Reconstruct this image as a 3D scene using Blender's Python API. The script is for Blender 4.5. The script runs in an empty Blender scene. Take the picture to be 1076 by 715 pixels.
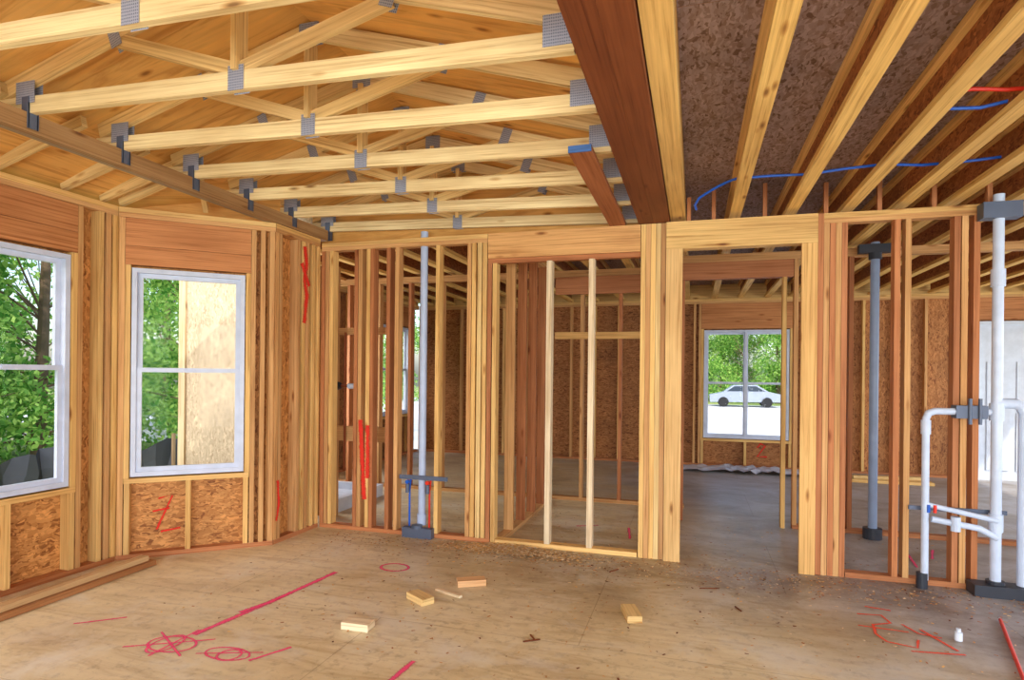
import bpy, math, random
from mathutils import Vector, Matrix
rnd=random.Random(7)
scene=bpy.context.scene
COL=bpy.context.collection
def lin(c):
    return tuple(((x/255)/12.92 if x/255<=.04045 else ((x/255+.055)/1.055)**2.4) for x in c)
# ---------------------------------------------------------------- materials
def newmat(name):
    m=bpy.data.materials.new(name);m.use_nodes=True
    nt=m.node_tree;nt.nodes.clear()
    o=nt.nodes.new('ShaderNodeOutputMaterial')
    return m,nt,o
def N(nt,t,**k):
    n=nt.nodes.new(t)
    for a,b in k.items(): setattr(n,a,b)
    return n
def ramp(nt,fac,stops,interp='LINEAR'):
    r=N(nt,'ShaderNodeValToRGB');r.color_ramp.interpolation=interp
    e=r.color_ramp.elements
    while len(e)<len(stops): e.new(.5)
    for i,(p,c) in enumerate(stops):
        e[i].position=p;e[i].color=(*c,1) if len(c)==3 else c
    nt.links.new(fac,r.inputs[0]);return r.outputs[0]
def mixc(nt,a,b,fac,mode='MIX'):
    m=N(nt,'ShaderNodeMix',data_type='RGBA',blend_type=mode)
    for s,v in ((0,fac),(6,a),(7,b)):
        if hasattr(v,'default_value') or hasattr(v,'is_linked'): nt.links.new(v,m.inputs[s])
        else: m.inputs[s].default_value=v if s==0 else (*v,1)
    return m.outputs[2]
def mapping(nt,src,scale=(1,1,1),rot=(0,0,0),loc=(0,0,0)):
    m=N(nt,'ShaderNodeMapping');m.inputs['Scale'].default_value=scale;m.inputs['Rotation'].default_value=rot;m.inputs['Location'].default_value=loc
    nt.links.new(src,m.inputs[0]);return m.outputs[0]
def noise(nt,vec,scale=1,detail=4,rough=.55,dist=0):
    n=N(nt,'ShaderNodeTexNoise');n.inputs['Scale'].default_value=scale;n.inputs['Detail'].default_value=detail;n.inputs['Roughness'].default_value=rough;n.inputs['Distortion'].default_value=dist
    nt.links.new(vec,n.inputs['Vector']);return n
def mth(nt,op,a,b=None,c=None):
    m=N(nt,'ShaderNodeMath',operation=op)
    for i,v in enumerate((a,b,c)):
        if v is None: continue
        if hasattr(v,'is_linked'): nt.links.new(v,m.inputs[i])
        else: m.inputs[i].default_value=v
    return m.outputs[0]
def bsdf(nt,o,color,rough=.7,metal=0,spec=.3,bump=None,bs=.2,bd=.002):
    b=N(nt,'ShaderNodeBsdfPrincipled')
    if hasattr(color,'is_linked'): nt.links.new(color,b.inputs['Base Color'])
    else: b.inputs['Base Color'].default_value=(*color,1)
    if hasattr(rough,'is_linked'): nt.links.new(rough,b.inputs['Roughness'])
    else: b.inputs['Roughness'].default_value=rough
    b.inputs['Metallic'].default_value=metal;b.inputs['Specular IOR Level'].default_value=spec
    if bump is not None:
        bn=N(nt,'ShaderNodeBump');bn.inputs['Strength'].default_value=bs;bn.inputs['Distance'].default_value=bd
        nt.links.new(bump,bn.inputs['Height']);nt.links.new(bn.outputs[0],b.inputs['Normal'])
    nt.links.new(b.outputs[0],o.inputs[0]);return b
g=lambda v:(v,v,v)
def make_lumber(name='lumber',amt=1.0,scale=(1.3,60,1),knots=True):
    m,nt,o=newmat(name)
    uv=N(nt,'ShaderNodeUVMap').outputs[0]
    at=N(nt,'ShaderNodeAttribute',attribute_name='Col').outputs['Color']
    n=noise(nt,mapping(nt,uv,scale),1,5,.62,.5)
    gr=ramp(nt,n.outputs['Fac'],[(.3,(.58,.44,.30)),(.47,(.92,.88,.82)),(.68,(1.1,1.1,1.08))])
    c=mixc(nt,at,gr,amt,'MULTIPLY')
    n2=noise(nt,mapping(nt,uv,(1.1,4,1)),1,3,.5)
    c=mixc(nt,c,ramp(nt,n2.outputs['Fac'],[(.3,(.78,.69,.6)),(.6,(1.04,1.04,1.03))]),.9,'MULTIPLY')
    if knots:
        v=N(nt,'ShaderNodeTexVoronoi');v.inputs['Scale'].default_value=1
        nt.links.new(mapping(nt,uv,(2.2,8,1)),v.inputs['Vector'])
        k=ramp(nt,v.outputs['Distance'],[(.04,(.25,.13,.06)),(.09,(.7,.54,.4)),(.15,(1,1,1))])
        c=mixc(nt,c,k,.85,'MULTIPLY')
    bsdf(nt,o,c,.62,0,.3,n.outputs['Fac'],.3,.002)
    return m
LUM=make_lumber()
def make_osb(name,dark=(.40,.27,.17),mid=(.76,.64,.5),fine=1.0):
    m,nt,o=newmat(name)
    uv=N(nt,'ShaderNodeUVMap').outputs[0]
    at=N(nt,'ShaderNodeAttribute',attribute_name='Col').outputs['Color']
    nz=noise(nt,mapping(nt,uv,(9,9,9)),1,2)
    add=N(nt,'ShaderNodeVectorMath',operation='MULTIPLY_ADD')
    nt.links.new(nz.outputs['Color'],add.inputs[0]);add.inputs[1].default_value=(.08,.08,0);nt.links.new(uv,add.inputs[2])
    cs=[]
    for rot,sc in ((.35,(14,62,1)),(-.9,(18,70,1)),(1.5,(16,60,1))):
        v=N(nt,'ShaderNodeTexVoronoi');v.inputs['Scale'].default_value=fine
        nt.links.new(mapping(nt,add.outputs[0],sc,(0,0,rot)),v.inputs['Vector'])
        cs.append(v.outputs['Color'])
    m1=noise(nt,mapping(nt,uv,(16,16,1),(0,0,.4)),fine,2)
    f=ramp(nt,m1.outputs['Fac'],[(.46,g(0)),(.5,g(1))])
    a=mixc(nt,cs[0],cs[1],f)
    m2=noise(nt,mapping(nt,uv,(15,15,1),(0,0,1.4),(3,3,0)),fine,2)
    a=mixc(nt,a,cs[2],ramp(nt,m2.outputs['Fac'],[(.53,g(0)),(.57,g(1))]))
    sp=N(nt,'ShaderNodeSeparateColor');nt.links.new(a,sp.inputs[0])
    c=ramp(nt,sp.outputs[0],[(0,dark),(.22,mid),(.7,(1,.97,.92)),(1,(1.25,1.22,1.15))])
    big=noise(nt,mapping(nt,uv,(1.5,1.5,1)),1,2)
    c=mixc(nt,c,ramp(nt,big.outputs['Fac'],[(.35,g(.75)),(.6,g(1.05))]),.8,'MULTIPLY')
    c=mixc(nt,at,c,1.0,'MULTIPLY')
    bsdf(nt,o,c,.62,0,.35,sp.outputs[0],.2,.002)
    return m
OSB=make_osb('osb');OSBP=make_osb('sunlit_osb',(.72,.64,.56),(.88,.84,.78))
def make_ply():
    m,nt,o=newmat('plywood')
    uv=N(nt,'ShaderNodeUVMap').outputs[0]
    at=N(nt,'ShaderNodeAttribute',attribute_name='Col').outputs['Color']
    n=noise(nt,mapping(nt,uv,(1.2,14,1)),1,5,.6,1.2)
    c=mixc(nt,at,ramp(nt,n.outputs['Fac'],[(.3,(.7,.56,.4)),(.5,(1,1,1)),(.7,(1.15,1.12,1.0))]),.9,'MULTIPLY')
    n3=noise(nt,mapping(nt,uv,(1.5,2,1)),1,3)
    c=mixc(nt,c,ramp(nt,n3.outputs['Fac'],[(.35,(.76,.64,.5)),(.6,(1.05,1.05,1.05))]),.8,'MULTIPLY')
    v=N(nt,'ShaderNodeTexVoronoi');v.inputs['Scale'].default_value=1
    nt.links.new(mapping(nt,uv,(2.5,6,1)),v.inputs['Vector'])
    c=mixc(nt,c,ramp(nt,v.outputs['Distance'],[(.05,(.3,.16,.08)),(.1,(.75,.6,.45)),(.16,(1,1,1))]),.85,'MULTIPLY')
    bsdf(nt,o,c,.65,0,.25)
    return m
PLY=make_ply()
def plain(name,c,rough=.5,metal=0,spec=.4):
    m,nt,o=newmat(name)
    tc=N(nt,'ShaderNodeTexCoord').outputs['Object']
    n=noise(nt,tc,9,4)
    col=mixc(nt,lin(c),ramp(nt,n.outputs['Fac'],[(.3,g(.88)),(.7,g(1.03))]),1,'MULTIPLY')
    bsdf(nt,o,col,rough,metal,spec)
    return m
VINYL=plain('white_vinyl',(206,216,236),.35)
PVC=plain('white_pvc',(200,214,236),.3)
PVCG=plain('pale_grey_pvc',(182,198,226),.35)
PVCD=plain('grey_conduit_pvc',(136,154,184),.35)
BLACK=plain('black_rubber',(46,50,60),.5)
DKMET=plain('dark_galvanised_steel',(92,102,122),.45,.3)
BLUEM=plain('blue_pex',(30,95,200),.35)
REDM=plain('red_pex',(225,50,25),.4)
COPP=plain('copper',(150,85,55),.35,.8)
WHITE=plain('white_paint',(214,222,234),.4)
def make_gusset():
    m,nt,o=newmat('galvanised_truss_plate')
    uv=N(nt,'ShaderNodeUVMap').outputs[0]
    v=N(nt,'ShaderNodeTexVoronoi');v.inputs['Scale'].default_value=1;v.inputs['Randomness'].default_value=.1
    nt.links.new(mapping(nt,uv,(110,80,1)),v.inputs['Vector'])
    c=ramp(nt,v.outputs['Distance'],[(.15,lin((70,78,98))),(.35,lin((164,170,186)))])
    bsdf(nt,o,c,.45,.2,.5);return m
GUS=make_gusset()
def make_floor():
    m,nt,o=newmat('dusty_plywood_subfloor')
    tc=N(nt,'ShaderNodeTexCoord').outputs['Object']
    sx=N(nt,'ShaderNodeSeparateXYZ');nt.links.new(tc,sx.inputs[0]);PX,PY=sx.outputs[0],sx.outputs[1]
    n1=noise(nt,mapping(nt,tc,(.6,.8,1)),1,6,.62,.4)
    n2=noise(nt,mapping(nt,tc,(1.6,9,1),(0,0,.06)),1,6,.65,1.5)
    n3=noise(nt,mapping(nt,tc,(1,1,1),(0,0,0),(5,2,0)),15,6,.72)
    n4=noise(nt,mapping(nt,tc,(1.1,1.5,1),(0,0,.5),(9,4,0)),1.3,7,.7,.6)
    base=ramp(nt,n1.outputs['Fac'],[(.3,lin((184,160,124))),(.48,lin((220,200,156))),(.68,lin((240,226,190)))])
    base=mixc(nt,base,ramp(nt,n2.outputs['Fac'],[(.3,(.76,.67,.56)),(.5,(1,1,1)),(.75,(1.1,1.1,1.1))]),.85,'MULTIPLY')
    base=mixc(nt,base,ramp(nt,n3.outputs['Fac'],[(.34,(.62,.57,.52)),(.48,(1,1,1))]),.7,'MULTIPLY')
    base=mixc(nt,base,lin((228,220,200)),ramp(nt,n4.outputs['Fac'],[(.5,g(0)),(.66,g(.7))]))
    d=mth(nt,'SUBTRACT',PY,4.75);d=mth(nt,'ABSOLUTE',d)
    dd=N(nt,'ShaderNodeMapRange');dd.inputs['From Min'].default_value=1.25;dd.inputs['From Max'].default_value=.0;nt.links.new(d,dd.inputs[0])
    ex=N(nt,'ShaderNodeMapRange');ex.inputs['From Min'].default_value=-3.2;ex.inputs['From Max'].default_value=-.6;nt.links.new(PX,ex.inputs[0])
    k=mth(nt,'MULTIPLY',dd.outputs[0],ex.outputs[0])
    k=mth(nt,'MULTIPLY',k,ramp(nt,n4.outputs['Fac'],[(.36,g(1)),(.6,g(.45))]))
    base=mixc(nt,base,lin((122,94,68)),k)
    e1=mth(nt,'MULTIPLY_ADD',n1.outputs['Fac'],3.4,PX);e2=mth(nt,'MULTIPLY_ADD',PY,.42,e1)
    mr=N(nt,'ShaderNodeMapRange');mr.inputs['From Min'].default_value=3.6;mr.inputs['From Max'].default_value=5.0;nt.links.new(e2,mr.inputs[0])
    grey=mixc(nt,lin((164,164,172)),lin((116,108,106)),ramp(nt,n4.outputs['Fac'],[(.35,g(1)),(.6,g(0))]))
    grey=mixc(nt,grey,ramp(nt,n3.outputs['Fac'],[(.34,g(.7)),(.5,g(1.05))]),.8,'MULTIPLY')
    base=mixc(nt,base,mixc(nt,grey,base,.2),mr.outputs[0])
    v=N(nt,'ShaderNodeTexVoronoi');v.inputs['Scale'].default_value=2.3;nt.links.new(tc,v.inputs['Vector'])
    base=mixc(nt,base,ramp(nt,v.outputs['Distance'],[(.02,(.5,.43,.37)),(.06,(1,1,1))]),.6,'MULTIPLY')
    br=N(nt,'ShaderNodeTexBrick');br.offset=.5
    br.inputs['Color1'].default_value=(1,1,1,1);br.inputs['Color2'].default_value=(.94,.94,.94,1);br.inputs['Mortar'].default_value=(.55,.48,.4,1)
    br.inputs['Scale'].default_value=1;br.inputs['Mortar Size'].default_value=.003;br.inputs['Brick Width'].default_value=2.44;br.inputs['Row Height'].default_value=1.22
    nt.links.new(mapping(nt,tc,(1,1,1),(0,0,0),(.6,.35,0)),br.inputs['Vector'])
    base=mixc(nt,base,br.outputs['Color'],.6,'MULTIPLY')
    rg=ramp(nt,n3.outputs['Fac'],[(.3,g(.34)),(.7,g(.55))])
    bsdf(nt,o,base,rg,0,.4,n3.outputs['Fac'],.2,.003)
    return m
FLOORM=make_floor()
def make_spray(name,c):
    m,nt,o=newmat(name)
    tc=N(nt,'ShaderNodeTexCoord').outputs['Object']
    sx=N(nt,'ShaderNodeSeparateXYZ');nt.links.new(N(nt,'ShaderNodeUVMap').outputs[0],sx.inputs[0])
    ed=mth(nt,'SUBTRACT',1.0,mth(nt,'ABSOLUTE',mth(nt,'MULTIPLY_ADD',sx.outputs[1],2.0,-1.0)))
    n=noise(nt,tc,60,6,.8);n2=noise(nt,tc,7,2)
    a=mth(nt,'ADD',mth(nt,'MULTIPLY',n.outputs['Fac'],1.1),mth(nt,'MULTIPLY',ed,.75))
    a=mth(nt,'ADD',a,mth(nt,'MULTIPLY',n2.outputs['Fac'],.5))
    b=N(nt,'ShaderNodeBsdfPrincipled');b.inputs['Base Color'].default_value=(*lin(c),1);b.inputs['Roughness'].default_value=.8
    t=N(nt,'ShaderNodeBsdfTransparent');mx=N(nt,'ShaderNodeMixShader')
    nt.links.new(ramp(nt,mth(nt,'MULTIPLY',a,.6),[(.54,g(0)),(.78,g(.85))]),mx.inputs[0]);nt.links.new(t.outputs[0],mx.inputs[1]);nt.links.new(b.outputs[0],mx.inputs[2])
    nt.links.new(mx.outputs[0],o.inputs[0]);return m
PINK=make_spray('pink_spray_paint',(250,72,128));REDS=make_spray('red_spray_paint',(235,45,30));ORNG=make_spray('orange_spray_paint',(245,80,45))
def make_glass():
    m,nt,o=newmat('window_glass')
    t=N(nt,'ShaderNodeBsdfTransparent');gl=N(nt,'ShaderNodeBsdfGlossy');gl.inputs['Roughness'].default_value=.02
    lw=N(nt,'ShaderNodeLayerWeight');lw.inputs[0].default_value=.25
    mx=N(nt,'ShaderNodeMixShader')
    nt.links.new(mth(nt,'MULTIPLY',lw.outputs['Fresnel'],.25),mx.inputs[0]);nt.links.new(t.outputs[0],mx.inputs[1]);nt.links.new(gl.outputs[0],mx.inputs[2]);nt.links.new(mx.outputs[0],o.inputs[0]);return m
GLASS=make_glass()
# ---------------------------------------------------------------- colours
PINE=lin((238,208,146));PINE2=lin((244,224,172));STUD=lin((214,166,110));RED=lin((190,126,82));YEL=lin((235,194,124));PALE=lin((238,220,186));DARK=lin((122,66,34));GREYW=lin((158,138,112))
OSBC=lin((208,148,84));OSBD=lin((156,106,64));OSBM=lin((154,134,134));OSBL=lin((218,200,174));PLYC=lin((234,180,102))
def vary(c,a=.1):
    k=1+rnd.uniform(-a,a);r=rnd.uniform(-a,a)*.4
    return (c[0]*k*(1+r*.3),c[1]*k,c[2]*k*(1-r))
# ---------------------------------------------------------------- mesh builder
class MB:
    def __init__(s,xf=None):
        s.v=[];s.f=[];s.uv=[];s.c=[];s.m=[];s.mats=[];s.xf=xf;s.sm=[]
    def mi(s,mat):
        if mat not in s.mats: s.mats.append(mat)
        return s.mats.index(mat)
    def quad(s,pts,uvs,col,mat,smooth=False):
        b=len(s.v);s.v+= [tuple(s.xf(p)) if s.xf else tuple(p) for p in pts]
        s.f.append(tuple(range(b,b+len(pts))));s.uv+=uvs;s.c+=[col]*len(pts);s.m.append(s.mi(mat));s.sm.append(smooth)
    def beam(s,p0,p1,w,h,col=PINE,mat=None,up=(0,0,1),va=.1):
        mat=mat or LUM
        p0=Vector(p0);p1=Vector(p1);d=(p1-p0);L=d.length;d=d/L
        u=Vector(up)
        if abs(d.dot(u))>.98: u=Vector((0,1,0))
        sd=d.cross(u).normalized();u=sd.cross(d).normalized()
        col=vary(col,va);ou=rnd.uniform(0,90);ov=rnd.uniform(0,90)
        a=[]
        for P in (p0,p1):
            for i,j in ((-1,-1),(1,-1),(1,1),(-1,1)):
                a.append(P+sd*(w/2*i)+u*(h/2*j))
        per=[0,w,w+h,2*w+h,2*w+2*h]
        for k in range(4):
            k2=(k+1)%4
            s.quad([a[k],a[k2],a[4+k2],a[4+k]],[(ou,ov+per[k]),(ou,ov+per[k+1]),(ou+L,ov+per[k+1]),(ou+L,ov+per[k])],col,mat)
        ecol=tuple(x*.85 for x in col)
        s.quad([a[3],a[2],a[1],a[0]],[(ou,ov),(ou+w,ov),(ou+w,ov+h),(ou,ov+h)],ecol,mat)
        s.quad([a[4],a[5],a[6],a[7]],[(ou,ov),(ou+w,ov),(ou+w,ov+h),(ou,ov+h)],ecol,mat)
    def box(s,x0,x1,y0,y1,z0,z1,col=STUD,mat=None,va=.1):
        dx,dy,dz=x1-x0,y1-y0,z1-z0;cx,cy,cz=(x0+x1)/2,(y0+y1)/2,(z0+z1)/2
        if dz>=dx and dz>=dy: s.beam((cx,cy,z0),(cx,cy,z1),dx,dy,col,mat,(0,1,0),va)
        elif dx>=dy: s.beam((x0,cy,cz),(x1,cy,cz),dy,dz,col,mat,(0,0,1),va)
        else: s.beam((cx,y0,cz),(cx,y1,cz),dx,dz,col,mat,(0,0,1),va)
    def cyl(s,p0,p1,r,mat,n=16,r1=None,cap=True):
        p0=Vector(p0);p1=Vector(p1);d=(p1-p0).normalized();u=Vector((0,0,1)) if abs(d.z)<.9 else Vector((1,0,0))
        a=d.cross(u).normalized();b=d.cross(a);r1=r if r1 is None else r1
        A=[p0+a*math.cos(t)*r+b*math.sin(t)*r for t in [2*math.pi*i/n for i in range(n)]]
        B=[p1+a*math.cos(t)*r1+b*math.sin(t)*r1 for t in [2*math.pi*i/n for i in range(n)]]
        for i in range(n):
            j=(i+1)%n;s.quad([A[j],A[i],B[i],B[j]],[(0,0)]*4,(1,1,1),mat,True)
        if cap:
            s.quad(A,[(0,0)]*n,(1,1,1),mat);s.quad(B[::-1],[(0,0)]*n,(1,1,1),mat)
    def tube(s,pts,r,mat,n=12):
        pts=[Vector(p) for p in pts]
        for a,b in zip(pts,pts[1:]): s.cyl(a,b,r,mat,n)
        for p in pts[1:-1]: s.sphere(p,r*1.0,mat,n)
    def sphere(s,c,r,mat,n=12,sc=(1,1,1)):
        c=Vector(c);m=n//2
        P=lambda i,j:(c+Vector((math.sin(math.pi*i/m)*math.cos(2*math.pi*j/n)*sc[0],math.sin(math.pi*i/m)*math.sin(2*math.pi*j/n)*sc[1],math.cos(math.pi*i/m)*sc[2]))*r)
        for i in range(m):
            for j in range(n): s.quad([P(i,j),P(i+1,j),P(i+1,j+1),P(i,j+1)],[(0,0)]*4,(1,1,1),mat,True)
    def ribbon(s,pts,w,mat,nrm=(0,0,1)):
        n=Vector(nrm);pts=[Vector(p) for p in pts];L=[];R=[]
        for i,p in enumerate(pts):
            d=(pts[min(i+1,len(pts)-1)]-pts[max(i-1,0)]).normalized();sd=d.cross(n).normalized()
            L.append(p-sd*w/2);R.append(p+sd*w/2)
        for i in range(len(pts)-1): s.quad([R[i],R[i+1],L[i+1],L[i]],[(i,1),(i+1,1),(i+1,0),(i,0)],(1,1,1),mat)
    def obj(s,name,parent=None,loc=(0,0,0)):
        me=bpy.data.meshes.new(name);me.from_pydata(s.v,[],s.f)
        for m in s.mats: me.materials.append(m)
        me.polygons.foreach_set('material_index',s.m);me.polygons.foreach_set('use_smooth',s.sm)
        uvl=me.uv_layers.new(name='UVMap');uvl.data.foreach_set('uv',[x for t in s.uv for x in t])
        ca=me.color_attributes.new('Col','FLOAT_COLOR','CORNER');ca.data.foreach_set('color',[x for t in s.c for x in (*t,1)])
        me.update();o=bpy.data.objects.new(name,me);COL.objects.link(o);o.location=loc
        if parent: o.parent=parent
        return o
def wallxf(o,e,n):
    # local (s,d,z): s along the wall, d outward
    return lambda p:(o[0]+e[0]*p[0]+n[0]*p[1],o[1]+e[1]*p[0]+n[1]*p[1],p[2])
W=.038;D=.089;TOP=2.74;HB=2.52
YW=5.06
# ---------------------------------------------------------------- floor
b=MB()
out=[(-3.5,-2.2),(5.6,-2.2),(5.6,10.75),(-5.15,10.75),(-5.15,5.12),(-3.5,5.12),(-3.5,4.45),(-4.42,3.68),(-4.42,1.5),(-3.5,.7)]
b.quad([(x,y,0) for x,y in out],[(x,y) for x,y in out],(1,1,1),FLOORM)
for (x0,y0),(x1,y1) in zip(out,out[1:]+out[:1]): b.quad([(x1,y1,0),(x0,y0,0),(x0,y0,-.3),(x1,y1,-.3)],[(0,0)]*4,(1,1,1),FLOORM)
FLOOR=b.obj('floor')
# ---------------------------------------------------------------- main partition wall (back of the living room)
b=MB()
PT=TOP-.077
def stud(x,c=STUD,z0=.039,z1=PT,y=YW,w=W,d=D,B=None): (B or b).box(x,x+w,y,y+d,z0,z1,c)
for (x0,x1) in ((-3.46,-1.765),(.929,5.4)):
    b.box(x0,x1,YW,YW+D,TOP-.038,TOP,YEL);b.box(x0,x1,YW,YW+D,TOP-.076,TOP-.039,STUD)
b.box(-3.46,-1.72,YW,YW+D,0,.038,RED);b.box(-1.672,-.44,YW,YW+D,0,.038,YEL);b.box(1.095,5.4,YW,YW+D,0,.038,RED)
for x,c in ((-3.46,RED),(-3.415,STUD),(-3.37,YEL),(-3.10,RED),(-3.055,STUD),(-2.97,YEL),(-2.93,RED),(-2.76,RED),(-2.67,STUD),(-2.26,YEL),(-1.955,STUD),(-1.91,YEL)): stud(x,c)
stud(-1.855,PINE,z0=.039,y=YW-.01);stud(-1.808,YEL)
for x,c in ((-1.762,RED),(-1.715,YEL)): stud(x,c,z0=0 if x>-1.72 else .039,z1=HB-.045)
b.box(-1.762,-.435,YW,YW+D,HB,TOP,lin((222,172,112)),va=.02);b.box(-1.762,-.435,YW+.015,YW+D-.01,HB-.042,HB-.002,RED)
stud(-1.225,PALE,z1=HB-.043,w=.045);stud(-.86,PALE,z1=HB-.043,w=.045)
for x,c in ((-.43,YEL),(-.39,STUD),(-.35,YEL),(-.31,PINE),(-.27,STUD)): stud(x,c,z0=0,z1=TOP)
b.box(-.228,-.10,YW-.03,YW+.008,0,HB-.002,lin((232,192,128)));stud(-.228,YEL,z0=0,z1=HB-.002,y=YW+.01);stud(-.14,STUD,z0=0,z1=HB-.002,y=YW+.01)
b.box(-.229,.885,YW-.02,YW+D,HB,TOP,lin((232,194,126)),va=.02)
b.box(.775,.885,YW-.02,YW+.018,0,HB-.002,lin((230,186,118)));stud(.80,YEL,z0=0,z1=HB-.002,y=YW+.02)
for x,c in ((.89,RED),): stud(x,c,z0=0,z1=TOP)
for x,c in ((.93,STUD),(.972,RED),(1.012,STUD),(1.052,RED)): stud(x,c,z0=0)
for x,c in ((1.40,RED),(1.47,STUD),(1.775,RED),(1.822,STUD),(1.895,RED)): stud(x,c,z0=.039)
x=2.6
while x<5.3: stud(x,STUD);x+=.406
b.obj('wall_middle')
# ---------------------------------------------------------------- rear framing
b=MB()
Y2=7.1
b.box(-5,-.1,Y2,Y2+D,PT+.001,TOP,STUD);b.box(-5,-.1,Y2,Y2+D,0,.038,STUD)
x=-4.9
while x<-.2: stud(x,STUD if rnd.random()<.5 else RED,y=Y2);x+=.45
b.box(-1.6,-.3,Y2-.04,Y2-.003,1.92,2.0,YEL);b.box(-1.6,-.3,Y2-.04,Y2-.003,2.45,2.655,RED)
b.obj('wall_bedroom')
b=MB();Y3=6.5
b.box(-.15,5.4,Y3,Y3+D,PT+.001,TOP,STUD);b.box(-.14,.93,Y3,Y3+D,2.49,PT,RED)
for x,c in ((-.14,RED),(.83,YEL)): stud(x,c,y=Y3,z0=0,z1=2.487)
for x,c in ((-.18,STUD),(.935,STUD),(1.42,RED),(2.3,STUD),(2.9,STUD),(3.5,RED),(4.1,STUD),(4.7,STUD)): stud(x,c,y=Y3)
b.box(.935,5.4,Y3,Y3+D,0,.038,RED)
b.obj('wall_hall')
for X,ys,ye in ((-1.70,5.16,7.0),(-4.5,5.16,7.0),(-.30,5.16,6.9)):
    b=MB()
    b.box(X,X+D,ys,ye,TOP-.038,TOP,STUD);b.box(X,X+D,ys,ye,0,.038,STUD)
    y=ys+.25
    while y<ye: b.box(X,X+D,y,y+W,.039,TOP-.039,RED if rnd.random()<.6 else STUD);y+=.4
    b.obj('wall_closet')
b=MB()
b.box(-3.85,-2.92,5.40,5.449,.80,.95,STUD);b.box(-3.85,-2.92,5.40,5.449,1.88,1.95,STUD)
b.box(-3.6,-3.56,5.45,5.54,0,2.6,STUD);b.box(-2.96,-2.92,5.45,5.54,0,2.6,STUD);b.box(-3.3,-3.26,5.45,5.54,0,2.6,RED);b.box(-3.75,-3.71,5.45,5.54,0,2.6,STUD)
b.obj('blocking_frame')
# exterior shell -----------------------------------------------------------
def sheath(B,s0,s1,z0,z1,holes,d0=D+.001,d1=D+.016,col=OSBC):
    cur=s0
    for (a,c,lo,hi) in sorted(holes):
        if a>cur: B.box(cur,a,d0,d1,z0,z1,col,OSB,.05)
        if lo>z0: B.box(a,c,d0,d1,z0,lo,col,OSB,.05)
        if hi<z1: B.box(a,c,d0,d1,hi,z1,col,OSB,.05)
        cur=c
    if cur<s1: B.box(cur,s1,d0,d1,z0,z1,col,OSB,.05)
def extwall(name,o,e,n,L,holes,studs,colw=OSBC,top=2.78,sc=STUD,rim=False):
    B=MB(wallxf(o,e,n))
    sheath(B,0,L,0,3.03 if rim else top,holes,col=colw)
    if rim: B.box(0,L,.02,D,top+.001,3.02,YEL)
    B.box(0,L,0,D,top-.038,top,YEL);B.box(0,L,0,D,top-.076,top-.039,STUD)
    segs=[];cur=0
    for (a,c,lo,hi) in sorted(holes):
        if lo<.1: segs.append((cur,a));cur=c
    segs.append((cur,L))
    for a,c in segs: B.box(a,c,0,D,0,.038,RED)
    for s in studs:
        if any(a-.05<s<c+.01 for a,c,lo,hi in holes): continue
        B.box(s,s+W,0,D,.039,top-.077,sc if rnd.random()<.6 else YEL)
    for (a,c,lo,hi) in holes:
        t2=top-.079
        zm=min(hi+.17,t2-.03)
        B.box(a-.044,c+.044,-.002,D-.02,hi+.022,zm,lin((204,142,92)))
        if t2-zm>.06: B.box(a-.044,c+.044,.0,D-.02,zm+.003,t2,lin((196,134,84)))
        if lo>.2:
            B.box(a-.044,c+.044,-.001,D,lo-.05,lo-.012,YEL)
            k=a-.04
            while k<c+.03: B.box(k,k+W,0.001,D-.001,.039,lo-.051,YEL);k+=(c-a+.04)/2
        B.box(a-.045,a-.007,0,D,lo-.011 if lo>.2 else .039,hi+.02,YEL);B.box(c+.007,c+.045,0,D,lo-.011 if lo>.2 else .039,hi+.02,YEL)
        B.box(a-.085,a-.047,0,D,.039,t2,STUD);B.box(c+.047,c+.085,0,D,.039,t2,STUD)
    return B.obj(name)
def window(name,o,e,n,a,c,lo,hi,cols=1,d=.03):
    emp=bpy.data.objects.new(name,None);COL.objects.link(emp)
    B=MB(wallxf(o,e,n));G=MB(wallxf(o,e,n))
    V=lambda x0,x1,y0,y1,z0,z1:B.box(x0,x1,y0,y1,z0,z1,(1,1,1),VINYL)
    fw=.035
    V(a,a+fw,d-.02,d+.07,lo,hi);V(c-fw,c,d-.02,d+.07,lo,hi);V(a+fw,c-fw,d-.02,d+.07,hi-fw,hi);V(a+fw,c-fw,d-.02,d+.07,lo,lo+fw)
    mid=(lo+hi)/2+.02;wN=(c-a-2*fw)/cols
    for k in range(cols):
        x0=a+fw+k*wN;x1=x0+wN
        if k: V(x0-.02,x0+.02,d-.02,d+.07,lo+fw,hi-fw)
        for (z0,z1,dd) in ((lo+fw,mid+.018,d),(mid-.018,hi-fw,d+.03)):
            r=.036
            V(x0,x0+r,dd,dd+.028,z0,z1);V(x1-r,x1,dd,dd+.028,z0,z1);V(x0+r,x1-r,dd,dd+.028,z0,z0+r);V(x0+r,x1-r,dd,dd+.028,z1-r,z1)
            G.quad([(x0+r,dd+.014,z0+r),(x1-r,dd+.014,z0+r),(x1-r,dd+.014,z1-r),(x0+r,dd+.014,z1-r)],[(0,0)]*4,(1,1,1),GLASS)
        B.box((x0+x1)/2-.03,(x0+x1)/2+.03,d-.012,d,mid-.01,mid+.01,(1,1,1),VINYL)
    B.obj('frame',emp);G.obj('glass',emp);return emp
XL=-4.33
o=(XL,1.35);e=(0,1);n=(-1,0)
WL=extwall('wall_left',o,e,n,2.285,[(.1,.85,.65,2.33),(1.10,1.92,.65,2.33)],[0,2.13,2.19,2.245])
window('window_1',o,e,n,1.10,1.92,.65,2.33)
window('window_2',o,e,n,.1,.85,.65,2.33)
C1=(-4.33,3.64);C2=(-3.47,4.40);L=math.hypot(C2[0]-C1[0],C2[1]-C1[1]);e=((C2[0]-C1[0])/L,(C2[1]-C1[1])/L);n=(-e[1],e[0])
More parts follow.
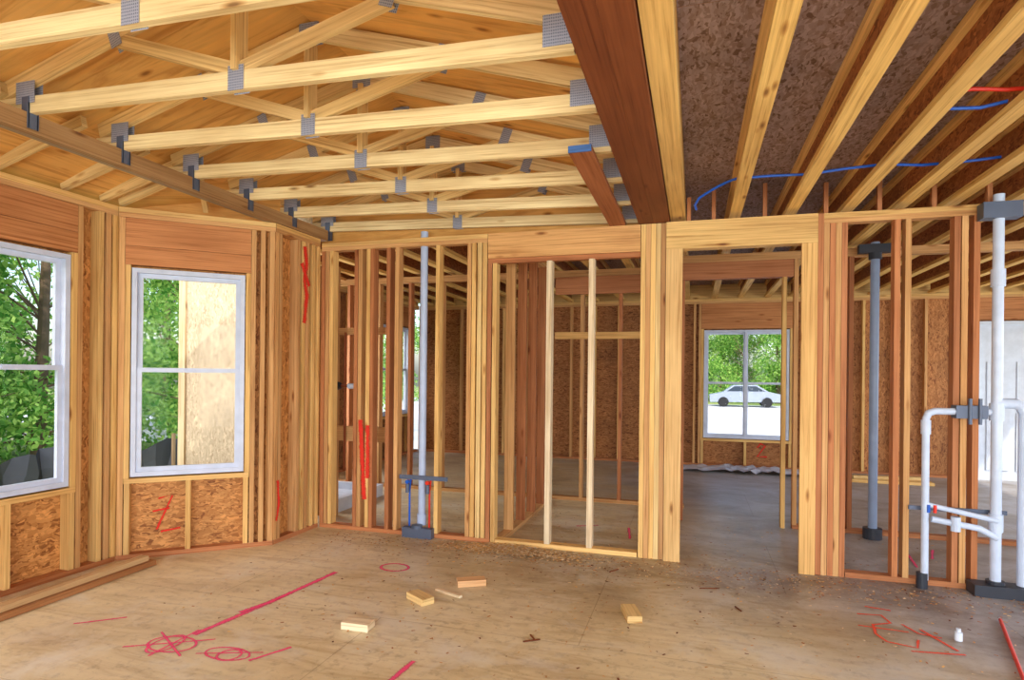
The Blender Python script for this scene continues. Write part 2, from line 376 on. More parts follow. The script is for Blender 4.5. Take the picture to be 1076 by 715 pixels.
extwall('wall_bay',C1,e,n,L,[(.09,.91,.65,2.31)],[1.03,L-.045])
window('window_3',C1,e,n,.09,.91,.65,2.31)
B=MB();B.box(-4.445,-4.338,3.638,3.735,0,2.78,YEL)
B.box(-3.60,-3.49,4.415,4.48,0,2.78,STUD);B.obj('corner_post',WL)
C3=(-3.47,.59);L3=math.hypot(C3[0]+4.33,C3[1]-1.35);e3=((-4.33-C3[0])/L3,(1.35-C3[1])/L3);n3=(-abs(e3[1]),-abs(e3[0]))
extwall('wall_bay_near',C3,e3,n3,L3,[(.2,1.0,.65,2.31)],[0,1.09])
window('window_4',C3,e3,n3,.2,1.0,.65,2.31)
extwall('wall_return',(-3.47,4.41),(0,1),(-1,0),.64,[],[0,.045,.30,.37,.43,.52,.60],sc=STUD)
extwall('wall_left_near',(-3.47,-2.2),(0,1),(-1,0),2.78,[],[.2,.6,1.0,1.4,1.8,2.2,2.6])
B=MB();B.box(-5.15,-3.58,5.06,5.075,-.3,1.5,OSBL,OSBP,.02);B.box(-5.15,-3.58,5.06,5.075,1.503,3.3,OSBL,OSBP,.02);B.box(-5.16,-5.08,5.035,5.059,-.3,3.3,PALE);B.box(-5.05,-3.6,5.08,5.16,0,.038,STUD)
for x in (-4.9,-4.7,-4.3,-3.9): B.box(x,x+W,5.08,5.16,.04,2.7,STUD)
B.obj('wall_exterior_left')
extwall('wall_rear_left',(-5.06,5.17),(0,1),(-1,0),5.4,[(3.9,5.0,.75,2.32),(.6,1.9,.75,2.3)],[.3,2.2,2.6,3.0,3.4],colw=OSBD,rim=True)
window('window_5',(-5.06,5.17),(0,1),(-1,0),3.9,5.0,.75,2.32,1)
o=(-5.06,10.58);e=(1,0);n=(0,1)
X=lambda v:v+5.06
st=[i*.42 for i in range(26)]
extwall('wall_far',o,e,n,10.6,[(X(.15),X(1.46),.47,2.26),(X(4.0),X(4.95),.0,2.35)],st,colw=lin((176,120,70)),rim=True)
window('window_6',o,e,n,X(.15),X(1.46),.47,2.26,2)
emp=bpy.data.objects.new('door_1',None);COL.objects.link(emp)
B=MB(wallxf(o,e,n));v=lambda a,b_,c,d_,z0,z1:B.box(X(a),X(b_),c,d_,z0,z1,(1,1,1),WHITE)
v(4.0,4.05,-.01,.1,0,2.35);v(4.9,4.95,-.01,.1,0,2.35);v(4.05,4.9,-.01,.1,2.3,2.35);v(4.05,4.9,.04,.08,0,2.3)
for z0,z1 in ((.15,1.0),(1.1,1.75)):
    for a,b_ in ((4.15,4.43),(4.52,4.8)): v(a,b_,.02,.04,z0,z1)
v(4.25,4.7,.02,.04,1.8,2.2);B.cyl((X(4.13),.0,1.05),(X(4.13),.04,1.05),.03,DKMET)
B.obj('panel',emp)
extwall('wall_right',(5.5,-2.2),(0,1),(1,0),12.7,[(.8,3.4,.5,2.35),(4.2,6.6,.5,2.35),(8.0,11.8,.4,2.4)],[i*.6 for i in range(22)],colw=OSBD,rim=True)
extwall('wall_front',(-3.4,-2.2),(1,0),(0,-1),8.8,[(.5,3.9,.25,2.45),(4.5,8.3,.25,2.45)],[0,.2,4.2,8.6],colw=OSBD)
# ---------------------------------------------------------------- ceilings
B=MB()
z=3.022
def sheets(B,x0,x1,y0,y1,z,col,mat,sx=1.22,sy=2.44):
    x=x0
    while x<x1-.01:
        y=y0
        while y<y1-.01:
            xa,ya=min(x+sx,x1),min(y+sy,y1);ou=rnd.uniform(0,50)
            B.quad([(x,y,z),(x,ya,z),(xa,ya,z),(xa,y,z)],[(ou,0),(ou+ya-y,0),(ou+ya-y,xa-x),(ou,xa-x)],vary(col,.07),mat);y+=sy+.003
        x+=sx+.003
sheets(B,-.5,5.7,-2.3,10.75,z,OSBM,OSB)
sheets(B,-5.2,-.5,5.3,10.75,z,OSBM,OSB)
B.quad([(-.5,-2.3,z+.03),(5.7,-2.3,z+.03),(5.7,10.75,z+.03),(-.5,10.75,z+.03)],[(0,0)]*4,OSBD,OSB)
B.quad([(-5.2,5.3,z+.03),(-.5,5.3,z+.03),(-.5,10.75,z+.03),(-5.2,10.75,z+.03)],[(0,0)]*4,OSBD,OSB)
B.obj('ceiling')
def ijoist(x,y0,y1,zb=2.782,zt=3.018,name='ceiling_joist'):
    B=MB();w=.085;h=.038
    B.box(x-w/2,x+w/2,y0,y1,zb,zb+h,lin((236,196,118)),va=.05);B.box(x-w/2,x+w/2,y0,y1,zt-h,zt,YEL)
    B.box(x-.006,x+.006,y0,y1,zb+h,zt-h,lin((170,106,58)),OSB,.05)
    B.obj(name)
for x in (.30,.71,1.11,1.47,1.80,2.2,2.6,3.0,3.4,3.8,4.2,4.6,5.0,5.35): ijoist(x,-2.15,10.55)
x=-.75
while x>-4.9: ijoist(x,5.33,10.55);x-=.45
B=MB();B.box(-.20,-.085,-2.15,10.55,2.779,3.018,lin((236,196,122)));B.obj('rim_joist')
B=MB();B.box(-.452,-.33,-2.15,5.2,2.745,3.05,DARK,va=.02);B.box(-.329,-.207,-2.15,5.2,2.745,3.05,lin((128,70,36)),va=.05);B.obj('ceiling_beam')
B=MB()
for x,h in ((-.07,.2),(.12,.25),(.50,.27),(.93,.24),(1.29,.26),(1.64,.25),(1.98,.25)): B.box(x,x+.03,YW+.02,YW+.06,TOP+.001,TOP+h,RED)
B.obj('plate_blocks')
B=MB();B.box(-.69,-.56,3.34,5.14,2.742,2.778,lin((168,102,62)))
B.box(-.69,-.56,3.325,3.339,2.742,2.778,lin((70,110,175)),va=0);B.obj('ledger_board')
# ---------------------------------------------------------------- roof trusses
def gus(B,x,z,y,w,h,ang=0,mat=None):
    c,s=math.cos(ang),math.sin(ang)
    for yy,sg in ((y-.0215,1),(y+.0215,-1)):
        P=[(x+(i*w/2)*c-(j*h/2)*s,yy,z+(i*w/2)*s+(j*h/2)*c) for i,j in ((-1,-1),(1,-1),(1,1),(-1,1))]
        U=[(0,0),(w,0),(w,h),(0,h)]
        if sg<0: P=P[::-1]
        B.quad(P,U,(1,1,1),mat or GUS)
XA,XB=-3.68,-.47;XC=-2.10;ZA,ZB,ZP=2.935,2.832,3.43
def truss(y):
    B=MB();t=.036;h=.089
    zc=lambda x:ZA+(ZB-ZA)*(x-XA)/(XB-XA)
    tl=lambda x:(ZA+.085)+(ZP-ZA-.085)*(x-XA)/(XC-XA)
    tr=lambda x:ZP+(ZB+.10-ZP)*(x-XC)/(XB-XC)
    B.beam((XA,y,ZA),(XB,y,ZB),t,h,PINE2,va=.06)
    B.beam((XA+.02,y,tl(XA+.02)),(XC,y,ZP),t,h,PINE,va=.08)
    B.beam((XC,y,ZP),(XB-.02,y,tr(XB-.02)),t,h,PINE2,va=.08)
    B.beam((XC,y,zc(XC)+.045),(XC,y,ZP-.05),t-.004,h*.9,PINE,up=(0,1,0))
    xl,xr=XA+.82,XB-.82
    for xx,zz in ((xl,tl(xl)-.04),(xr,tr(xr)-.04)):
        B.beam((XC,y,zc(XC)+.05),(xx,y,zz),t-.004,h*.75,PINE)
    gus(B,XC,zc(XC)+.01,y,.09,.12);gus(B,XC,ZP-.015,y,.13,.11)
    gus(B,XB-.055,ZB+.05,y,.15,.13);gus(B,XA+.20,ZA+.06,y,.14,.12)
    gus(B,xl,tl(xl)-.02,y,.07,.13,.35);gus(B,xr,tr(xr)-.02,y,.07,.13,-.35)
    B.box(-3.453,-3.449,y-.03,y+.03,2.80,2.94,(1,1,1),DKMET);B.box(-3.50,-3.449,y-.026,y-.0205,2.80,2.97,(1,1,1),DKMET);B.box(-3.50,-3.449,y+.0205,y+.026,2.80,2.97,(1,1,1),DKMET)
    B.obj('roof_truss')
y=5.19
while y>-2.15: truss(round(y,3));y-=.561
B=MB();B.box(-3.50,-3.455,-2.1,5.15,2.782,2.885,lin((164,128,86)),va=.03);B.box(-3.545,-3.502,-2.1,5.15,2.782,2.885,GREYW);B.obj('bay_beam')
B=MB()
def deck(xa,za,xb,zb,y0,y1,col):
    y=y0
    while y<y1-.01:
        yb=min(y+1.22,y1);ou=rnd.uniform(0,40);l=math.hypot(xb-xa,zb-za)
        B.quad([(xa,y,za),(xa,yb,za),(xb,yb,zb),(xb,y,zb)],[(ou,0),(ou,yb-y),(ou+l,yb-y),(ou+l,0)],vary(col,.08),PLY)
        B.quad([(xb,y,zb+.02),(xb,yb,zb+.02),(xa,yb,za+.02),(xa,y,za+.02)],[(0,0)]*4,col,PLY);y+=1.224
PA=(-3.75,3.05);PC=(XC,ZP+.055);PB=(-.44,2.99)
deck(PA[0],PA[1],PC[0],PC[1],-2.3,5.3,PLYC);deck(PC[0],PC[1],PB[0],PB[1],-2.3,5.3,PLYC)
B.quad([(-3.6,5.26,2.74),(-.45,5.26,2.74),(-.45,5.26,2.99),(XC,5.26,ZP+.06),(-3.6,5.26,3.08)],[(0,0),(3.1,0),(3.1,.3),(1.5,.7),(0,.3)],PLYC,PLY)
B.quad([(-.45,-2.25,2.78),(-3.6,-2.25,2.78),(-3.6,-2.25,3.08),(XC,-2.25,ZP+.06),(-.45,-2.25,2.99)],[(0,0),(3.1,0),(3.1,.3),(1.5,.7),(0,.3)],PLYC,PLY)
B.obj('roof_deck')
B=MB()
T=[(-3.60,1.3,3.11),(-3.60,3.75,3.11)]
B.quad([(-4.52,1.25,2.80),(-4.52,3.76,2.80),T[1],T[0]],[(0,0),(2.5,0),(2.5,1),(0,1)],PLYC,PLY)
B.quad([(-4.52,3.76,2.80),(-3.54,4.66,2.80),(-3.54,4.66,3.10),T[1]],[(0,0),(1.3,0),(1.3,.3),(.6,1)],PLYC,PLY)
B.quad([(-3.54,.31,3.10),(-3.54,.31,2.80),(-4.52,1.25,2.80),T[0]],[(0,.3),(0,0),(1.3,0),(.6,1)],PLYC,PLY)
for y in (1.45,1.9,2.35,2.8,3.25,3.55): B.beam((-3.62,y,3.03),(-4.40,y,2.83),.038,.07,PINE)
B.beam((-3.62,3.68,3.03),(-4.36,3.68,2.83),.038,.07,PINE);B.beam((-3.62,3.70,3.03),(-3.95,4.12,2.86),.038,.07,PINE)
B.obj('bay_roof')
# ---------------------------------------------------------------- plumbing
B=MB()
B.cyl((-2.395,5.10,.10),(-2.395,5.10,2.80),.034,PVCG,20);B.cyl((-2.395,5.10,.10),(-2.395,5.10,.2),.043,PVCG,20)
B.box(-2.54,-2.25,4.99,5.055,.0,.09,(1,1,1),DKMET);B.cyl((-2.395,5.0,.09),(-2.395,5.0,.12),.05,DKMET)
B.box(-2.60,-2.12,5.045,5.055,.52,.56,(1,1,1),DKMET)
for x,m in ((-2.51,BLUEM),(-2.31,REDM)):
    B.tube([(x,5.08,.04),(x,5.08,.42),(x+.02,5.06,.52)],.009,m);B.cyl((x,5.035,.40),(x,5.035,.48),.018,DKMET);B.cyl((x,5.02,.5),(x,5.044,.5),.018,m)
B.obj('vent_pipe')
B=MB();yp=4.985
B.cyl((2.01,yp,.06),(2.01,yp,2.78),.033,PVC,20)
B.box(1.90,2.13,4.93,5.035,2.61,2.72,(1,1,1),DKMET)
for z in (1.27,.5,2.2): B.cyl((2.01,yp,z-.06),(2.01,yp,z+.06),.043,PVC,20)
B.tube([(2.01,yp,1.33),(2.12,yp,1.33),(2.15,yp,1.31),(2.17,yp,1.27),(2.17,yp,.06)],.035,PVC,16)
B.tube([(2.01,yp,1.27),(1.64,yp,1.265),(1.60,yp,1.25),(1.585,yp,1.21),(1.585,yp,.06)],.024,PVC,16)
B.cyl((1.585,yp,1.10),(1.585,yp,1.2),.031,PVC,16)
B.box(1.76,1.95,yp-.03,5.05,1.22,1.31,(1,1,1),DKMET)
B.cyl((1.84,4.95,1.18),(1.84,4.95,1.36),.012,DKMET);B.cyl((1.90,4.95,1.18),(1.90,4.95,1.36),.012,DKMET)
B.tube([(1.585,yp,.60),(2.01,4.95,.52)],.018,PVC,12);B.tube([(1.62,4.97,.5),(1.9,4.95,.46),(2.01,4.95,.40)],.022,PVC,12)
B.cyl((1.76,4.95,.43),(1.76,4.95,.53),.03,PVC,12)
B.box(1.50,2.10,5.04,5.054,.545,.575,(1,1,1),DKMET)
B.cyl((1.57,yp,0),(1.57,yp,.11),.036,BLACK);B.cyl((2.01,yp,0),(2.01,yp,.10),.055,BLACK);B.box(1.86,2.4,4.90,5.04,0,.08,(1,1,1),BLACK)
for x,m in ((1.60,BLUEM),(1.64,REDM)): B.cyl((x,4.965,.545),(x,4.965,.60),.011,m)
B.obj('drain_pipe')
B=MB()
B.cyl((1.60,6.36,.0),(1.60,6.36,2.76),.038,PVCD,20);B.cyl((1.60,6.36,0),(1.60,6.36,.10),.08,BLACK,20);B.cyl((1.60,6.36,2.6),(1.60,6.36,2.66),.055,BLACK,20);B.box(1.46,1.74,6.32,6.40,2.66,2.74,(1,1,1),BLACK)
B.obj('conduit_pipe')
B=MB()
pts=[(.0,4.75,2.752),(-.01,4.70,2.77)]
for i in range(14):
    t=i/13;pts.append((.02+.25*t,4.62-.2*t,2.80+.06*math.sin(t*1.57)))
for i in range(1,12): pts.append((.27+i*.22,4.42+.03*math.sin(i*1.3),2.862+.008*math.sin(i*2.1)))
B.tube(pts,.009,BLUEM,8);B.obj('blue_pipe')
B=MB();B.tube([(1.12+.12*i,3.55+.03*math.sin(i),2.87+.01*math.cos(i*1.7)) for i in range(9)],.009,BLUEM,8);B.obj('blue_pipe')
B=MB();B.tube([(1.12+.07*i,3.40,2.875+.012*math.sin(i)) for i in range(7)],.010,REDM,8);B.obj('red_pipe')
B=MB()
B.tube([(-3.52,5.36,.96),(-3.52,5.36,2.1)],.012,COPP);B.tube([(-3.38,5.36,.5),(-3.38,5.36,1.9)],.012,COPP);B.tube([(-3.60,5.34,1.36),(-3.30,5.34,1.36)],.014,COPP)
B.cyl((-3.45,5.30,1.36),(-3.45,5.36,1.36),.04,BLACK);B.cyl((-3.32,5.33,1.36),(-3.2,5.33,1.36),.028,PVC)
B.obj('shower_valve')
# low shower pan with raised rim
B=MB()
x0,x1,y0,y1,h=-4.36,-3.62,5.65,6.6,.14
Wt=(1,1,1)
B.box(x0,x1,y0,y0+.07,0,h,Wt,WHITE);B.box(x0,x1,y1-.07,y1,0,h,Wt,WHITE);B.box(x0,x0+.07,y0+.071,y1-.071,0,h,Wt,WHITE);B.box(x1-.07,x1,y0+.071,y1-.071,0,h,Wt,WHITE);B.box(x0+.071,x1-.071,y0+.071,y1-.071,.03,.06,Wt,WHITE)
B.cyl(((x0+x1)/2,(y0+y1)/2,.06),((x0+x1)/2,(y0+y1)/2,.066),.05,DKMET)
B.obj('shower_pan')
# ---------------------------------------------------------------- floor items
def rbox(name,cx,cy,ang,l,w,h,z=0.002,col=PALE):
    c,s=math.cos(ang),math.sin(ang);B=MB()
    B.beam((cx-c*l/2,cy-s*l/2,z+h/2),(cx+c*l/2,cy+s*l/2,z+h/2),w,h,col)
    return B.obj(name)
rbox('wood_block',-1.87,3.13,.05,.17,.09,.042,col=PALE)
rbox('wood_block',-1.71,3.63,-.55,.19,.09,.042,col=PINE)
rbox('wood_block',-1.50,4.02,.5,.20,.09,.042,col=lin((224,182,134)))
rbox('wood_block',-.36,3.80,-1.25,.20,.09,.042,col=PINE)
rbox('wood_offcut',-1.58,3.80,-.35,.22,.03,.015,col=PALE)
B=MB();B.beam((-3.93,1.9,.022),(-3.99,3.66,.022),.089,.038,lin((166,116,74)));B.beam((-3.95,1.9,.062),(-4.01,3.62,.062),.07,.036,lin((206,172,126)));B.obj('lumber_stack')
B=MB()
for i in range(4): B.beam((2.1,9.7+i*.11,.022),(3.2,9.75+i*.11,.022),.09,.04,YEL)
B.beam((2.2,9.8,.063),(3.1,9.95,.063),.09,.04,PINE);B.obj('lumber_stack')
B=MB();B.cyl((1.46,4.05,.002),(1.46,4.05,.05),.02,WHITE);B.cyl((1.46,4.05,.05),(1.46,4.05,.07),.012,WHITE);B.obj('small_bottle')
B=MB();B.cyl((1.82,4.44,.014),(1.56,3.55,.014),.010,REDM);B.cyl((1.82,4.44,.014),(1.83,4.48,.014),.010,WHITE,r1=.002);B.obj('marking_stick')
def chip(B,x,y,z,l,c_):
    a=rnd.uniform(0,6.28);w=l*.45;c,s=math.cos(a),math.sin(a)
    P=[(x+i_*l*c-j_*w*s,y+i_*l*s+j_*w*c,z+rnd.uniform(0,.004)) for i_,j_ in ((-1,-1),(1,-1),(1,1),(-1,1))]
    B.quad(P,[(0,0),(.01,0),(.01,.01),(0,.01)],vary(c_,.2),LUM)
B=MB()
for i in range(3400):
    x,y=rnd.gauss(-1.45,.30),4.88+rnd.gauss(0,.075)
    if not(4.62<y<5.04 and -2.2<x<-.5): continue
    chip(B,x,y,.003+rnd.random()*.03*max(0,1-abs(x+1.45)/.4),rnd.uniform(.004,.015),rnd.choice((YEL,PALE,PALE,STUD)))
B.obj('sawdust_pile')
B=MB()
for i in range(3600):
    if rnd.random()<.6: x,y=rnd.uniform(-3.2,2.2),4.84+rnd.gauss(0,.2)
    else: x,y=rnd.uniform(-3.3,2.2),rnd.uniform(2.8,6.4)
    if YW-.02<y<YW+D+.02: continue
    chip(B,x,y,.003,rnd.uniform(.003,.012),rnd.choice((YEL,RED,PALE,STUD,DARK)))
for x,y,a,l in ((-.9,3.25,.6,.1),(-.85,3.3,2.2,.06),(.05,4.45,.3,.12),(.3,4.1,2.,.08),(-.6,4.6,1,.1)):
    B.beam((x,y,.006),(x+l*math.cos(a),y+l*math.sin(a),.006),.008,.006,DARK)
B.obj('debris',FLOOR)
z=.003
def mark(strokes,w,mat):
    B=MB()
    for i,s in enumerate(strokes): B.ribbon([(p[0],p[1],z+.0004*i) for p in s],w*1.15,mat)
    return B.obj('spray_mark')
def circ(cx,cy,rx,ry,a0=0,a1=6.4,n=28): return [(cx+rx*math.cos(a0+(a1-a0)*i/n),cy+ry*math.sin(a0+(a1-a0)*i/n)) for i in range(n+1)]
mark([[(-2.70,2.76),(-2.62,3.3),(-2.55,3.95)],[(-2.68,3.1),(-2.62,3.3),(-2.60,3.5)]],.055,PINK)
mark([circ(-2.72,2.63,.14,.09),[(-2.94,2.52),(-2.54,2.75)],[(-2.90,2.73),(-2.56,2.53)],[(-2.72,2.48),(-2.72,2.82)],circ(-2.75,2.62,.07,.11)],.018,PINK)
mark([circ(-2.35,2.63,.13,.065),[(-2.51,2.58),(-2.18,2.70)],circ(-2.33,2.62,.06,.06)],.018,PINK)
mark([[(-2.19,2.60),(-2.08,2.80)]],.026,PINK)
mark([[(-3.48,2.66),(-3.27,2.83)]],.022,PINK)
mark([circ(-2.19,4.19,.11,.085)],.028,PINK)
mark([[(-1.40,2.62),(-1.38,2.86)]],.045,PINK)
mark([[(1.0,4.30),(1.14,4.32),(1.16,4.2),(1.05,4.14),(1.03,4.0),(1.06,3.90),(1.20,3.86),(1.24,3.98)],[(1.22,4.2),(1.27,4.08),(1.38,4.05)],[(1.30,4.15),(1.40,3.88)],[(.96,4.10),(1.22,4.08)],[(1.08,4.45),(1.22,4.42)],[(1.15,3.80),(1.42,3.84)]],.024,ORNG)
mark([[(1.7,5.5),(1.75,5.9),(1.9,5.8),(2.0,6.1)]],.03,PINK)
mark([[(-.55,5.6),(-.6,6.0)],[(-1.1,5.9),(-.9,6.0)]],.03,PINK)
def vmark(strokes,w,mat,nrm,par=None):
    B=MB()
    for s in strokes: B.ribbon(s,w*1.4,mat,nrm)
    B.obj('spray_mark',par)
xx=-3.466
vmark([[(xx,4.80,2.66),(xx,4.83,2.5),(xx,4.80,2.35),(xx,4.84,2.2),(xx,4.80,1.95)],[(xx+.001,4.76,2.5),(xx+.001,4.87,2.3)]],.06,REDS,(1,0,0))
vmark([[(-3.02,YW-.003,1.05),(-3.0,YW-.003,.75),(-2.97,YW-.003,.3)],[(-2.94,YW-.004,1.0),(-2.94,YW-.004,.5)]],.05,REDS,(0,-1,0))
vmark([[(xx+.001,4.45,.55),(xx+.001,4.47,.35),(xx+.001,4.44,.2)]],.04,REDS,(1,0,0))
eb=((C2[0]-C1[0])/L,(C2[1]-C1[1])/L);f=wallxf(C1,eb,(-eb[1],eb[0]))
q=lambda s,zz:f((s,D-.004,zz))
vmark([[q(.28,.45),q(.38,.47),q(.31,.3),q(.27,.2)],[q(.24,.35),q(.36,.37)],[q(.30,.18),q(.44,.2)]],.018,REDS,(eb[1],-eb[0],0))
vmark([[(1.0,10.575+.085,.33),(1.05,10.66,.4),(1.12,10.66,.36),(1.0,10.66,.18),(1.15,10.66,.18)]],.03,REDS,(0,-1,0),bpy.data.objects['wall_far'])
B=MB();nx,ny=24,5
def zz(i,j): return .01+.05*abs(math.sin(i*1.7+j*.9))*math.sin(math.pi*min(max(i,.5),nx)/(nx+.5))+.02*math.sin(i*.7+j*2.3)**2
for i in range(nx):
    for j in range(ny):
        pf=lambda a,c:(-.2+a*.085,9.85+c*.12+.05*math.sin(a*.9),zz(a,c))
        B.quad([pf(i,j),pf(i+1,j),pf(i+1,j+1),pf(i,j+1)],[(0,0)]*4,(1,1,1),WHITE,True)
B.obj('plastic_sheet')
# ---------------------------------------------------------------- outdoors
m,nt,o_=newmat('grassy_ground');tc=N(nt,'ShaderNodeTexCoord').outputs['Object'];n_=noise(nt,tc,.35,6)
bsdf(nt,o_,ramp(nt,n_.outputs['Fac'],[(.35,lin((95,120,60))),(.55,lin((145,158,95))),(.7,lin((180,168,135)))]),.95);GRASS=m
m,nt,o_=newmat('pale_concrete_drive');tc=N(nt,'ShaderNodeTexCoord').outputs['Object'];n_=noise(nt,tc,.8,6)
bsdf(nt,o_,ramp(nt,n_.outputs['Fac'],[(.3,lin((186,188,190))),(.7,lin((214,214,214)))]),.9);CONC=m
B=MB();B.quad([(-60,-40,-.5),(60,-40,-.5),(60,80,-.5),(-60,80,-.5)],[(0,0)]*4,(1,1,1),GRASS);B.obj('ground')
B=MB();B.quad([(-30,13,-.48),(40,13,-.48),(40,44,-.48),(-30,44,-.48)],[(0,0)]*4,(1,1,1),CONC);B.obj('driveway')
def leafmat(name,c1,c2):
    m,nt,o=newmat(name)
    gi=N(nt,'ShaderNodeNewGeometry').outputs['Random Per Island']
    c=ramp(nt,gi,[(0,lin(c1)),(1,lin(c2))])
    d=N(nt,'ShaderNodeBsdfDiffuse');t=N(nt,'ShaderNodeBsdfTranslucent');mx=N(nt,'ShaderNodeMixShader');mx.inputs[0].default_value=.5
    nt.links.new(c,d.inputs[0]);nt.links.new(c,t.inputs[0]);nt.links.new(d.outputs[0],mx.inputs[1]);nt.links.new(t.outputs[0],mx.inputs[2]);nt.links.new(mx.outputs[0],o.inputs[0]);return m
LEAF=leafmat('leaves',(84,150,66),(196,228,124));BARK=plain('bark',(120,98,78),.9)
def tree_mesh(seed,h=7.5,nl=9000):
    r=random.Random(seed);B=MB()
    B.cyl((0,0,-.1),(0.1,0,h*.5),.13,BARK,10,.08);B.cyl((.1,0,h*.5),(0,.1,h*.9),.08,BARK,8,.03)
    cl=[]
    for i in range(34):
        zz=r.uniform(.35,h);rad=1.9*(1-(zz/h-.4)**2);a=r.uniform(0,6.28);q=r.uniform(.3,1)*rad
        c=(q*math.cos(a),q*math.sin(a),zz);cl.append((c,r.uniform(.5,1.0)))
        B.cyl((0,0,zz*.7),c,.025,BARK,5,.008,False)
    for i in range(nl):
        c,s=r.choice(cl);d=Vector((r.gauss(0,1),r.gauss(0,1),r.gauss(0,.8)));d=d.normalized()*s*(r.random()**.4)
        p=Vector(c)+d;a=Vector((r.gauss(0,1),r.gauss(0,1),r.gauss(0,1))).normalized();b2=a.cross(Vector((r.gauss(0,1),r.gauss(0,1),r.gauss(0,1)))).normalized()
        l=r.uniform(.05,.10)
        B.quad([p-a*l,p+b2*l*.5,p+a*l,p-b2*l*.5],[(0,0)]*4,(1,1,1),LEAF)
    return B
t0=tree_mesh(1,7.5,12000).obj('tree');t1=tree_mesh(5,6.5,11000).obj('tree')
spots=[(-12.6,6.5),(-13.5,9.5),(-12.5,13),(-15,5),(-13.2,3.4),(-17,12),(-16,8),(-14,15.5),(-11.5,18),(-18,17),(-13,.5),(-14,-2),(-19,3),(-3,50),(2,51),(6,49),(-8,51),(10,52),(15,50),(-14,48),(-20,38),(0,53),(4,52),(3.6,49),(8,53)]
for i,(x,y) in enumerate(spots):
    src=t0 if i%2 else t1
    ob=src if i<2 else bpy.data.objects.new('tree',src.data)
    if i>=2: COL.objects.link(ob)
    ob.location=(x,y,-.5);ob.rotation_euler=(0,0,i*1.37);s_=rnd.uniform(.85,1.2)*(1.15 if y>45 else 1);ob.scale=(s_,s_,s_)
FAB=plain('black_silt_fabric',(70,74,86),.5)
B=MB();path=[(-9.5,-6),(-9.0,0),(-8.6,4),(-8.3,7),(-7.6,10),(-7.2,14)]
pp=[]
for (a,c) in zip(path,path[1:]):
    for k in range(20): t=k/20;pp.append((a[0]+(c[0]-a[0])*t,a[1]+(c[1]-a[1])*t))
for i in range(len(pp)-3):
    hh=lambda k:.84+.09*math.sin(k*.5)+.04*math.sin(k*1.9);xo=lambda k:.12*math.sin(k*2.1)+.06*math.sin(k*3.7)
    rows=[0,.35,.7,1]
    for r0,r1 in zip(rows,rows[1:]):
        pq=lambda k,r:(pp[k][0]+xo(k)*(1-r)-xo(k+2)*r*.8+.15*r,pp[k][1]+.06*math.sin(k*1.3+r*5),-.5+hh(k)*r)
        B.quad([pq(i,r0),pq(i+1,r0),pq(i+1,r1),pq(i,r1)],[(0,0)]*4,(1,1,1),FAB,True)
    if i%8==0: B.box(pp[i][0]+.25,pp[i][0]+.29,pp[i][1],pp[i][1]+.04,-.5,.5,GREYW)
B.obj('silt_fence')
CARP=plain('grey_car_paint',(150,160,176),.25,.0);TYRE=plain('tyre_rubber',(30,30,32),.7);CGL=plain('car_glass',(60,70,82),.1)
emp=bpy.data.objects.new('parked_car',None);COL.objects.link(emp);emp.location=(3.1,42,-.48)
prof=[(-2.1,.3),(-2.15,.75),(-1.3,.95),(-.7,1.4),(.7,1.42),(1.4,1.0),(2.1,.85),(2.15,.35)]
B=MB()
for i in range(len(prof)):
    a=prof[i];c=prof[(i+1)%len(prof)]
    B.quad([(a[0],-.85,a[1]),(c[0],-.85,c[1]),(c[0],.85,c[1]),(a[0],.85,a[1])],[(0,0)]*4,(1,1,1),CARP)
for y_,rv in ((-.85,True),(.85,False)):
    P=[(p[0],y_,p[1]) for p in prof];B.quad(P[::-1] if rv else P,[(0,0)]*8,(1,1,1),CARP)
    B.quad([(-1.1,y_*1.01,1.0),(-.65,y_*1.01,1.33),(.65,y_*1.01,1.35),(1.2,y_*1.01,1.02)],[(0,0)]*4,(1,1,1),CGL)
for x_ in (-1.3,1.3):
    for y_ in (-.8,.8): B.cyl((x_,y_-.1,.32),(x_,y_+.1,.32),.32,TYRE,18)
B.obj('body',emp)
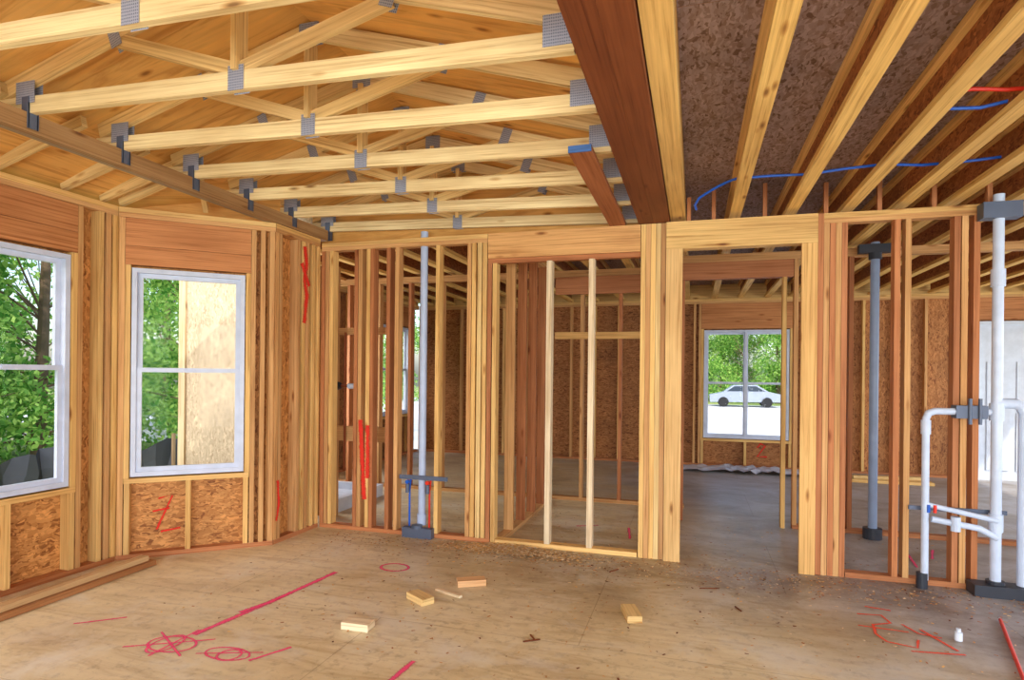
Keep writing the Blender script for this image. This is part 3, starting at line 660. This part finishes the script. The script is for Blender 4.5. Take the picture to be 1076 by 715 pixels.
# ---------------------------------------------------------------- world and lights
w=bpy.data.worlds.new('sky');scene.world=w;w.use_nodes=True;nt=w.node_tree;nt.nodes.clear()
sk=N(nt,'ShaderNodeTexSky',sky_type='NISHITA');sk.sun_disc=False;sk.sun_elevation=math.radians(48);sk.sun_rotation=math.radians(200);sk.air_density=1.0;sk.dust_density=2.5
bg=N(nt,'ShaderNodeBackground');bg.inputs[1].default_value=.40;ow=N(nt,'ShaderNodeOutputWorld')
nt.links.new(sk.outputs[0],bg.inputs[0]);nt.links.new(bg.outputs[0],ow.inputs[0])
def lamp(name,kind,loc,rot,energy,size=None,col=(1,1,1)):
    l=bpy.data.lights.new(name,kind);l.energy=energy;l.color=col
    if kind=='AREA': l.shape='RECTANGLE';l.size,l.size_y=size
    if kind=='SUN': l.angle=math.radians(2)
    o=bpy.data.objects.new(name,l);COL.objects.link(o);o.location=loc;o.rotation_euler=rot;return o
def aim(o,d): o.rotation_euler=Vector(d).to_track_quat('-Z','Y').to_euler()
s=lamp('sun','SUN',(0,0,20),(0,0,0),3.4,col=(1,.96,.88));aim(s,(-.55,.65,-.8))
a=lamp('fill_front','AREA',(.8,-2.6,1.5),(0,0,0),520,(8,2.4),(.89,.94,1));aim(a,(0,1,.08))  # added area fill behind the camera, tilted up to brighten room and trusses
a=lamp('fill_right_rear','AREA',(5.9,7.6,1.5),(0,0,0),150,(4,2.2),(.88,.93,1));aim(a,(-1,0,0))  # added fill panel outside the unseen right wall, brightens the rear rooms
a=lamp('fill_right_near','AREA',(5.9,2,1.5),(0,0,0),210,(5,2.2),(.89,.94,1));aim(a,(-1,0,.1))  # second added fill on the right, lifts the main room through an unseen opening
a=lamp('fill_left_rear','AREA',(-5.5,6.4,1.5),(0,0,0),80,(1.4,1.6),(.94,.97,1));aim(a,(1,.15,0))  # small added fill outside the rear left wall for the rooms behind the partition
# ---------------------------------------------------------------- camera
cam=bpy.data.cameras.new('camera');co=bpy.data.objects.new('camera',cam);COL.objects.link(co);scene.camera=co
cam.sensor_width=36;cam.lens=635/1076*36;cam.shift_y=35.5/1076;cam.clip_start=.05;cam.clip_end=300
aa=math.radians(16.8);rho=math.radians(.6)
Rv=Vector((math.cos(aa),math.sin(aa),0));Fv=Vector((-math.sin(aa),math.cos(aa),0));Uv=Vector((0,0,1))
cx=Rv*math.cos(rho)+Uv*math.sin(rho);cy=-Rv*math.sin(rho)+Uv*math.cos(rho);cz=-Fv
M=Matrix((cx,cy,cz)).transposed().to_4x4();M.translation=Vector((0,0,1.5));co.matrix_world=M
scene.view_settings.view_transform='Standard';scene.view_settings.exposure=0
